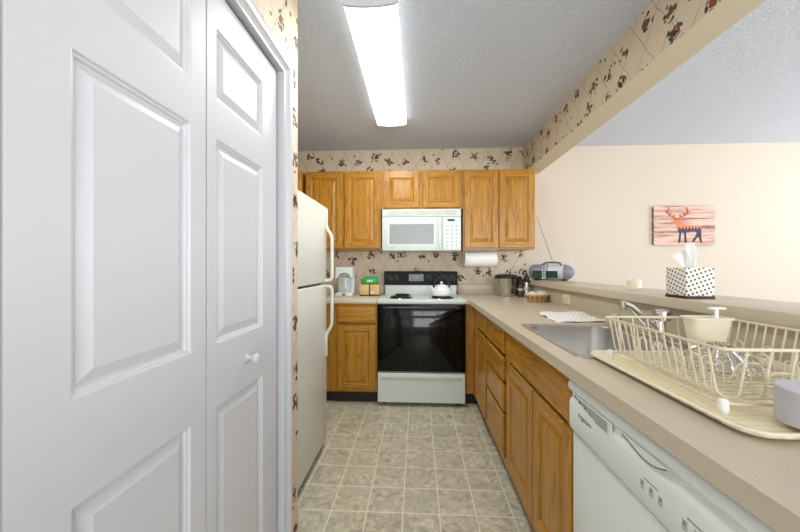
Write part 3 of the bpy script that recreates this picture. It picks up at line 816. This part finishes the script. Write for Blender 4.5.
cx, cy = -.472, 3.30
t = thing('storage_box', 'pale tan wooden box with a dark strap, left of the stove', 'box', (cx, cy, cz))
bm = nb(); box(bm, cx-.098, cx-.004, cy-.05, cy+.05, cz+.012, cz+.112, .004); box(bm, cx+.004, cx+.098, cy-.05, cy+.05, cz+.012, cz+.112, .004); obj('body', bm, 'tan_wood', t)
bm = nb(); box(bm, cx-.0035, cx+.0035, cy-.053, cy+.052, cz+.01, cz+.114); obj('strap', bm, 'black_plastic', t)
bm = box(nb(), cx-.092, cx+.092, cy-.045, cy+.045, cz, cz+.012); obj('base', bm, 'black_plastic', t)
bm = box(nb(), cx+.012, cx+.05, cy-.053, cy-.0502, cz+.022, cz+.045, .001); obj('tag', bm, 'radio_silver', t)
t = thing('green_package', 'bright green packet lying on the tan wooden box', 'package', (cx, cy, cz+.1125))
bm = nb()
loft(bm, [rrect(cx-.075, cx+.078, cy-.035, cy+.035, .02, cz+.1130), rrect(cx-.082, cx+.084, cy-.042, cy+.042, .02, cz+.128), rrect(cx-.080, cx+.080, cy-.040, cy+.040, .02, cz+.150), rrect(cx-.066, cx+.070, cy-.028, cy+.028, .015, cz+.176), rrect(cx-.040, cx+.050, cy-.01, cy+.01, .008, cz+.190)])
obj('wrapper', bm, 'green_pack', t)
bm = nb(); prism(bm, [(cx-.03, cz+.138), (cx+.035, cz+.138), (cx+.028, cz+.160), (cx-.022, cz+.160)], cy-.047, cy-.030); obj('label_patch', bm, 'label_pale', t)

# ------------------------------------------------------------------ right back corner
cx, cy = .885, 3.36
t = thing('rice_cooker', 'stainless steel cooker with dark lid in the worktop corner', 'cooker', (cx, cy, cz))
bm = lathe(nb(), [(.083, 0), (.087, .004), (.092, .03), (.101, .165), (.104, .172)], (cx, cy, cz), 40); obj('pot', bm, 'steel', t)
bm = lathe(nb(), [(.112, .172), (.116, .178), (.114, .192), (.098, .208), (.050, .216), (.002, .218)], (cx, cy, cz), 40); obj('lid', bm, 'black_plastic', t)
bm = nb(); tube(bm, smooth_path([(cx+.098, cy-.02, cz+.15), (cx+.118, cy-.03, cz+.15), (cx+.118, cy-.03, cz+.19), (cx+.108, cy-.02, cz+.19)], .01), .007, 8); obj('handle', bm, 'black_plastic', t)
bm = lathe(nb(), [(.086, -.001), (.086, .006)], (cx, cy, cz+.0015), 32); obj('base_ring', bm, 'black_plastic', t)

def mill(x, y, h, label, name, body, top):
    t = thing(name, label, 'grinder' if name == 'pepper_mill' else 'jar', (x, y, cz))
    bm = lathe(nb(), [(.026, 0), (.027, .004), (.022, .03), (.023, h*.55), (.019, h*.62)], (x, y, cz), 24); obj('body', bm, body, t)
    bm = lathe(nb(), [(.019, h*.62), (.026, h*.66), (.027, h*.80), (.016, h*.88), (.008, h*.90), (.011, h*.95), (.003, h)], (x, y, cz), 24); obj('cap', bm, top, t)
    bm = lathe(nb(), [(.0245, h*.30), (.0245, h*.42)], (x, y, cz), 24); obj('band', bm, 'radio_silver', t)
mill(.985, 3.225, .20, 'dark glass pepper mill with black cap beside the steel cooker', 'pepper_mill', 'spice_brown', 'black_plastic')
mill(1.020, 3.165, .235, 'taller black and silver spice jar against the bar wall', 'spice_jar', 'steel', 'black_plastic')
mill(1.020, 3.425, .19, 'short dark spice jar at the very corner behind the taller one', 'spice_jar', 'spice_brown', 'black_plastic')

# wicker basket of bagged things
cx, cy = .985, 2.80
t = thing('wicker_basket', 'small oval wicker basket on the worktop by the bar wall', 'basket', (cx, cy, cz))
bm = nb(); rows = []
for k in range(8):
    z = k*.0075; q = k/7; rx, ry_ = .070+.022*q, .050+.018*q
    tube(bm, [(cx+(rx+.003*math.sin(a*14+k*PI))*math.cos(a), cy+(ry_+.003*math.sin(a*14+k*PI))*math.sin(a), cz+.005+z) for a in [2*PI*i/72 for i in range(72)]], .0045, 6, True)
obj('woven_side', bm, 'wicker', t)
bm = lathe(nb(), [(.068, 0), (.068, .005)], (cx, cy, cz), 32, sy=.74); obj('base', bm, 'wicker', t)
bm = nb()
for k in range(14):
    a = 2*PI*k/14; tube(bm, [(cx+.076*math.cos(a), cy+.056*math.sin(a), cz+.018), (cx+.094*math.cos(a), cy+.071*math.sin(a), cz+.046)], .0035, 6)
obj('stakes', bm, 'box_brown', t)
def bag(x, y, r, label, seed):
    random.seed(seed); bm = nb()
    bmesh.ops.create_icosphere(bm, subdivisions=3, radius=1)
    for v in bm.verts:
        n_ = 1+.16*math.sin(v.co.x*7+seed)*math.cos(v.co.y*9)+random.uniform(-.06, .06)
        v.co = Vector((x+v.co.x*r*n_, y+v.co.y*r*.8*n_, cz+.052+max(-.8, v.co.z)*r*.72*n_))
    tag(obj('plastic_bag', bm, 'paper_bag'), label, 'bag', 'bags in the wicker basket')
plain('paper_bag', (226, 222, 216), .25, var=.12, scale=60, bmp=.3)
bag(cx-.040, cy-.004, .046, 'crinkled pale plastic bag at the left of the wicker basket', 3)
bag(cx+.044, cy+.004, .052, 'crinkled pale plastic bag at the right of the wicker basket', 8)

# outlet
t = thing('outlet', 'cream electrical outlet on the wall under the bar ledge', 'outlet', (1.083, 2.49, .97))
F = FL(1.0848)
bm = nb(); rings(bm, (2.42, 2.535, .936, 1.004), [(0, 0), (0, .004), (.004, .006), (.005, .006)], F); pl = obj('cover_plate', bm, 'cream_outlet', t)
for c_ in (2.455, 2.50):
    bm = nb(); fbox(bm, F, c_-.014, c_+.014, .955, .985, .004, .0075, .001); s_ = obj('socket', bm, 'cream_outlet', pl)
    bm = nb(); fbox(bm, F, c_-.006, c_+.006, .963, .965, .006, .0079); fbox(bm, F, c_-.006, c_+.006, .973, .975, .006, .0079); obj('slots', bm, 'mark_dark', pl)

# dish towel
bm = nb(); nx, ny = 26, 26
cor = [Vector((.742, 2.10, 0)), Vector((.722, 1.775, 0)), Vector((.978, 1.79, 0)), Vector((1.045, 2.16, 0))]
random.seed(5); V = []; V2 = []
def tw(i, j):
    s, q = i/nx, j/ny
    p = (cor[0]*(1-s)+cor[3]*s)*(1-q)+(cor[1]*(1-s)+cor[2]*s)*q
    z = .9180+.0038*(1+math.sin(s*9+q*5))*.9+.003*math.sin(q*17+s*4)+.0015*math.sin((s-q)*60)
    e = .006*math.sin(q*14+1)*(1 if s < .1 or s > .9 else 0); e2 = .008*math.sin(s*11)*(1 if q < .08 or q > .92 else 0)
    return (p.x+e, p.y+e2, z)
for i in range(nx+1):
    V.append([bm.verts.new(tw(i, j)) for j in range(ny+1)])
for i in range(nx):
    for j in range(ny): bm.faces.new((V[i][j], V[i+1][j], V[i+1][j+1], V[i][j+1]))
r = bmesh.ops.extrude_face_region(bm, geom=bm.faces[:])
for g_ in r['geom']:
    if isinstance(g_, bmesh.types.BMVert): g_.co.z -= .0035
tag(obj('dish_towel', bm, 'towel'), 'white ribbed dish towel laid flat on the worktop behind the sink', 'towel')

# ------------------------------------------------------------------ drain board, rack and its contents
MX0, MX1, MY0, MY1, MZ = .552, 1.052, .578, 1.125, .9148
t = thing('drain_board', 'cream plastic drain board with ribbed bottom under the wire rack', 'drain board', ((MX0+MX1)/2, (MY0+MY1)/2, MZ))
MY1 = 1.130
bm = nb()
def mr(ins, z, wave=0):
    lp = rrect(MX0+ins, MX1-ins, MY0+ins, MY1-ins, max(.02, .05-ins), z, 6)
    return lp
mz = .919
def dense(lp, k=8):
    out = []
    n = len(lp)
    for i in range(n):
        a, b_ = Vector(lp[i]), Vector(lp[(i+1) % n]); m_ = max(1, int((b_-a).length/.006))
        for q in range(m_): out.append(tuple(a+(b_-a)*q/m_))
    return out
base_lp = dense(mr(.0, 0)); cxy = Vector(((MX0+MX1)/2, (MY0+MY1)/2, 0))
def inset(lp, d, z, amp=0):
    out = []; s_ = 0; n = len(lp)
    for i, p in enumerate(lp):
        a = Vector(lp[i-1]); c_ = Vector(lp[(i+1) % n]); tt = (c_-a).normalized(); nn = Vector((-tt.y, tt.x, 0))
        s_ += (Vector(p)-a).length
        out.append(tuple(Vector(p)+nn*(d+amp*math.sin(s_*2*PI/.03))+Vector((0, 0, z))))
    return out
loft(bm, [inset(base_lp, .030, mz-.002), inset(base_lp, .012, mz), inset(base_lp, .002, mz+.006, .0015), inset(base_lp, .0, mz+.011, .0), inset(base_lp, .003, mz+.014), inset(base_lp, .010, mz+.013), inset(base_lp, .020, mz+.006), inset(base_lp, .030, mz+.004)], cap=True)
obj('tray', bm, 'cream_plastic', t)
bm = nb(); loft(bm, [inset(base_lp, .031, mz+.002), inset(base_lp, .031, mz+.0055)], cap=True); obj('ribbed_bottom', bm, 'mat', t)

RX0, RX1, RY0, RY1 = .580, .935, .662, 1.072        # rim
RZ, FZ = 1.051, .946
t = thing('dish_rack', 'cream coated wire dish rack standing on the drain board', 'dish rack', ((RX0+RX1)/2, (RY0+RY1)/2, FZ-.02))
bm = nb(); tube(bm, rrect(RX0, RX1, RY0, RY1, .022, RZ, 6), .0034, 8, True); obj('rim', bm, 'wire_cream', t)
ins = .012
bm = nb(); tube(bm, rrect(RX0+ins, RX1-ins, RY0+ins, RY1-ins, .03, FZ-.003, 6), .0030, 8, True); obj('base_ring', bm, 'wire_cream', t)
for k in range(15):
    y = RY0+.035+(RY1-RY0-.07)*k/14
    if k % 3 == 2 and 1 < k < 13:
        pts = [(RX0+.001, y, RZ), (RX0+.02, y, FZ+.01), (RX0+.03, y, FZ), (.735, y, FZ), (.75, y, FZ+.036), (.80, y, FZ+.036), (.815, y, FZ), (RX1-.03, y, FZ), (RX1-.02, y, FZ+.01), (RX1-.001, y, RZ)]
    else:
        pts = [(RX0+.001, y, RZ), (RX0+.018, y, FZ+.012), (RX0+.036, y, FZ), (RX1-.036, y, FZ), (RX1-.018, y, FZ+.012), (RX1-.001, y, RZ)]
    bm = nb(); tube(bm, smooth_path(pts, .012, 4), .0022, 6); obj('cross_wire', bm, 'wire_cream', t)
for k in range(7):
    x = RX0+.045+(RX1-RX0-.09)*k/6; zf = FZ-.0045
    pts = [(x, RY0+.001, RZ), (x, RY0+.018, FZ+.010), (x, RY0+.036, zf), (x, RY1-.036, zf), (x, RY1-.018, FZ+.010), (x, RY1-.001, RZ)]
    bm = nb(); tube(bm, smooth_path(pts, .014, 4), .0022, 6); obj('long_wire', bm, 'wire_cream', t)
def hook(x, y, sgn, h):
    pts = [(x, y, FZ), (x+sgn*.002, y, FZ+h)]
    c_ = (x+sgn*.002, y+.011, FZ+h+.004)
    for q in range(13):
        a = PI+.1-q*(1.62*PI/12); pts.append((c_[0]+q*.0003*sgn, c_[1]+.0115*math.cos(a), c_[2]+.0115*math.sin(a)))
    bm = nb(); tube(bm, smooth_path(pts[:3], .005, 3)+[Vector(p) for p in pts[3:]], .0022, 6); obj('plate_hook', bm, 'wire_cream', t)
for k in range(5):
    y = RY0+.075+k*.078
    hook(RX0+.040, y, 1, .042); hook(RX1-.040, y-.01, -1, .042)
for k in range(6):
    y = RY0+.06+k*.063
    for x in (.69, .85):
        bm = nb(); tube(bm, smooth_path([(x, y, FZ), (x, y+.004, FZ+.045), (x, y+.030, FZ+.045), (x, y+.034, FZ)], .008, 4), .0022, 6); obj('plate_divider', bm, 'wire_cream', t)
for x in (RX0+.014, RX1-.014):
    for y in (RY0+.016, RY1-.016):
        bm = lathe(nb(), [(.006, -.0225), (.009, -.018), (.009, .002), (.006, .006)], (x, y, FZ), 16); obj('foot', bm, 'paper', t)

# utensil cup hung at the far right of the rack
ux0, ux1, uy0, uy1 = .785, .893, .983, 1.038
uz0, uz1 = FZ+.003, 1.062
t = thing('utensil_cup', 'tapered cream plastic utensil cup in the far right of the rack', 'utensil holder', ((ux0+ux1)/2, (uy0+uy1)/2, uz0))
bm = nb(); q = .014
loft(bm, [rrect(ux0+q, ux1-q, uy0+q, uy1-q, .012, uz0), rrect(ux0, ux1, uy0, uy1, .016, uz1-.006), rrect(ux0-.005, ux1+.005, uy0-.005, uy1+.005, .018, uz1-.005), rrect(ux0-.005, ux1+.005, uy0-.005, uy1+.005, .018, uz1),
          rrect(ux0+.002, ux1-.002, uy0+.002, uy1-.002, .014, uz1), rrect(ux0+q+.002, ux1-q-.002, uy0+q+.002, uy1-q-.002, .010, uz0+.003)])
A = [v for v in bm.verts][:28]; bm.faces.new(A)
obj('cup', bm, 'cream_plastic', t)
bm = nb(); box(bm, .862, .872, 1.008, 1.014, FZ+.02, 1.088, .002); box(bm, .846, .890, 1.004, 1.018, 1.084, 1.090, .002)
tag(obj('scraper', bm, 'paper'), 'white T-shaped handle standing up out of the cream utensil cup', 'utensil')

# crystal bowl upside down in the rack
cx, cy, rz = .775, .895, FZ+.006
bm = nb(); seg = 48; ringsv = []
for (r, z, fl) in [(.072, .010, .004), (.075, .014, .006), (.070, .028, .006), (.058, .045, .006), (.040, .058, .005), (.024, .064, .002), (.022, .070, 0), (.016, .070, 0), (.016, .060, 0), (.034, .053, .003), (.052, .040, .004), (.064, .025, .004), (.069, .012, .004)]:
    ringsv.append([bm.verts.new((cx+(r+fl*math.cos(i*PI*2/seg*16))*math.cos(2*PI*i/seg), cy+(r+fl*math.cos(i*PI*2/seg*16))*math.sin(2*PI*i/seg), rz+z-.01)) for i in range(seg)])
for A, B in zip(ringsv, ringsv[1:]+ringsv[:1]):
    for i in range(seg): bm.faces.new((A[i], A[(i+1) % seg], B[(i+1) % seg], B[i]))
tag(obj('crystal_bowl', bm, 'glass', smooth=False), 'clear cut-glass bowl turned upside down in the dish rack', 'bowl')

# grey canister at the frame's right edge, standing in the rack
cx, cy = .688, .612
bm = lathe(nb(), [(.045, 0), (.048, .002), (.0485, .056), (.0495, .058), (.0495, .062), (.047, .064), (.002, .0645)], (cx, cy, .9335), 40)
tag(obj('canister', bm, ['grey_can', 'grey_can_top'], pick=lambda f: 1 if f.normal.z > .6 else 0), 'round light grey canister at the near corner of the drain board', 'canister')

# ------------------------------------------------------------------ on the bar ledge
LZ = 1.0775
# tissue box
t = thing('tissue_box', 'white tissue box cover with small black dots on the bar ledge', 'tissue box', (1.135, 1.45, LZ))
bm = nb(); a, b_, c_, d_ = 1.082, 1.190, 1.396, 1.506
box(bm, a, b_, c_, d_, LZ+.011, LZ+.126, .0015); obj('cover', bm, 'polka', t)
bm = box(nb(), a-.002, b_+.002, c_-.002, d_+.002, LZ, LZ+.011, .001); obj('base_rim', bm, 'box_brown', t)
bm = nb(); n = 14
def tissue(i, j, off):
    s, q = i/n*2-1, j/n
    wdt = .011+.016*q
    return (1.136+s*wdt+.008*math.sin(q*3), 1.450+.010*math.sin(s*5+q*3)+off, LZ+.118+q*.100+.012*math.sin(s*2.2+1)*q)
V = [[bm.verts.new(tissue(i, j, 0)) for j in range(n+1)] for i in range(n+1)]
for i in range(n):
    for j in range(n): bm.faces.new((V[i][j], V[i+1][j], V[i+1][j+1], V[i][j+1]))
def tissue2(i, j):
    s, q = i/n*2-1, j/n
    return (1.130-q*.022+s*(.012+.022*q), 1.452+.008*math.cos(s*4)+.012*q, LZ+.118+q*.075+.018*s*q)
V = [[bm.verts.new(tissue2(i, j)) for j in range(n+1)] for i in range(n+1)]
for i in range(n):
    for j in range(n): bm.faces.new((V[i][j], V[i+1][j], V[i+1][j+1], V[i][j+1]))
obj('tissue', bm, 'paper', t)

# candle
cx, cy = 1.195, 1.90
t = thing('candle', 'cream candle in a clear glass tumbler on the bar ledge', 'candle', (cx, cy, LZ))
bm = lathe(nb(), [(.034, 0), (.037, .003), (.041, .082), (.038, .082), (.034, .010), (.002, .009)], (cx, cy, LZ), 40, cap1=False); obj('glass_cup', bm, 'thin_glass', t)
bm = lathe(nb(), [(.0325, .0105), (.0358, .052), (.002, .0525)], (cx, cy, LZ), 36); wx = obj('wax', bm, 'wax', t)
bm = nb(); tube(bm, [(cx, cy, LZ+.052), (cx+.001, cy, LZ+.062)], .001, 6); obj('wick', bm, 'black_plastic', wx)

# boombox lying across the far end of the ledge (built along local X, then turned)
cx, cy = 1.225, 3.12
t = thing('radio', 'rounded grey and silver portable stereo with raised antenna on the bar ledge', 'radio', (0, 0, 0))
def bean(bm, x0, x1, ry, rz_, z0, tl=.05, tr=.09):
    n = 22; L_ = []
    for k in range(n+1):
        x = x0+(x1-x0)*k/n
        dl = max(0, 1-(x-x0)/tl); dr_ = max(0, 1-(x1-x)/tr)
        s_ = math.sqrt(max(.02, 1-dl*dl))*math.sqrt(max(.02, 1-dr_*dr_))
        L_.append([(x, ry*s_*math.cos(2*PI*i/28), z0+rz_+rz_*s_*math.sin(2*PI*i/28)*(1 if math.sin(2*PI*i/28) > 0 else .98)) for i in range(28)])
    loft(bm, L_, cap=True); bm.faces.new([v for v in bm.verts][:28]); return bm
bm = bean(nb(), -.205, .205, .070, .068, 0, .06, .10); obj('case', bm, 'radio_grey', t)
bm = bean(nb(), -.02, .125, .0715, .0695, -.001, .004, .004); obj('silver_shell', bm, 'radio_silver', t)
bm = nb(); prism(bm, [(-.13, .022), (-.06, .022), (-.06, .082), (-.15, .082), (-.152, .04)], -.078, -.05); prism(bm, [(-.028, .022), (.075, .022), (.075, .080), (-.028, .080)], -.078, -.05); obj('tape_window', bm, 'radio_green', t)
bm = nb(); prism(bm, [(-.062, .014), (-.026, .014), (-.026, .126), (-.062, .126)], -.0765, -.03); cpn = obj('control_strip', bm, 'radio_silver', t)
for z in (.035, .055, .075, .095, .113):
    bm = box(nb(), -.052, -.036, -.081, -.075, z-.005, z+.005, .001); obj('button', bm, 'black_plastic', t)
bm = nb(); tube(bm, [(-.09, -.01, .127), (-.04, -.02, .150), (.05, -.025, .152), (.09, -.03, .145), (.10, -.04, .125)], .007, 8); obj('carry_handle', bm, 'grey_seam', t)
for x in (-.13, .12): obj('foot', box(nb(), x-.02, x+.02, -.04, .04, -.0, .012, .002), 'black_plastic', t)
bm = nb(); tube(bm, [(.02, .03, .130), (-.150, .06, .56)], .0022, 6); obj('antenna', bm, 'grey_seam', t)
t.location = (cx, cy, LZ+.0015); t.scale = (.96, 1, 1.08); t.rotation_euler = (0, 0, -math.radians(35))

# wall plaque with a deer
yw = YB
t = thing('wall_plaque', 'three-plank wooden wall plaque with an orange and navy deer', 'wall art', (2.71, yw-.02, 1.62))
px0, px1 = 2.415, 3.02
for k in range(3):
    z0 = 1.425+k*.1345; z1 = z0+.1285
    c = .012; poly = [(px0+c, z0), (px1-c, z0), (px1, z0+c), (px1-.003, z0+.05), (px1, z1-c), (px1-c, z1), (px0+c, z1), (px0, z1-c), (px0+.004, z0+.07), (px0, z0+c)]
    bm = nb(); prism(bm, poly, yw-.026, yw-.008)
    obj('plank', bm, ['plank', 'plank_edge'], t, smooth=False, pick=lambda f: 0 if abs(f.normal.y) > .9 else 1)
bm = nb(); box(bm, px0+.08, px0+.11, yw-.008, yw-.001, 1.44, 1.81); box(bm, px1-.11, px1-.08, yw-.008, yw-.001, 1.44, 1.81); obj('batten', bm, 'plank_edge', t)
# deer silhouette, facing left
def pt(x, y): return (px0+.12+x*.40, 1.445+y*.36)
body = [(.18, .62), (.14, .60), (.13, .57), (.19, .54), (.25, .53), (.27, .44), (.30, .36), (.34, .31), (.33, .20), (.31, .02), (.345, .0), (.36, .02), (.375, .22), (.39, .31),
        (.44, .30), (.455, .20), (.47, .02), (.50, .0), (.52, .02), (.50, .20), (.50, .31), (.70, .33), (.76, .30), (.74, .20), (.68, .12), (.645, .03), (.67, .01), (.70, .03), (.74, .11), (.80, .18), (.82, .12),
        (.85, .01), (.875, .0), (.89, .02), (.865, .20), (.875, .29), (.86, .36), (.885, .40), (.87, .46), (.83, .49), (.70, .50), (.55, .515), (.46, .53), (.38, .60), (.34, .66), (.36, .70), (.31, .69), (.27, .66), (.22, .65)]
bm = nb(); prism(bm, [pt(*p) for p in body], yw-.0285, yw-.0262)
def antler(pts, r=.0055):
    tube(bm, smooth_path([(pt(*p)[0], yw-.0275, pt(*p)[1]) for p in pts], .02, 4), r, 6)
antler([(.27, .68), (.20, .73), (.09, .78), (.045, .88), (.09, 1.0)]); antler([(.10, .775), (.14, .86)]); antler([(.055, .84), (.0, .90)]); antler([(.20, .73), (.21, .80)])
antler([(.30, .68), (.37, .73), (.49, .78), (.545, .88), (.50, 1.02)]); antler([(.48, .775), (.44, .86)]); antler([(.535, .84), (.59, .90)]); antler([(.37, .73), (.36, .80)])
obj('deer_figure', bm, 'deer', t, smooth=False)
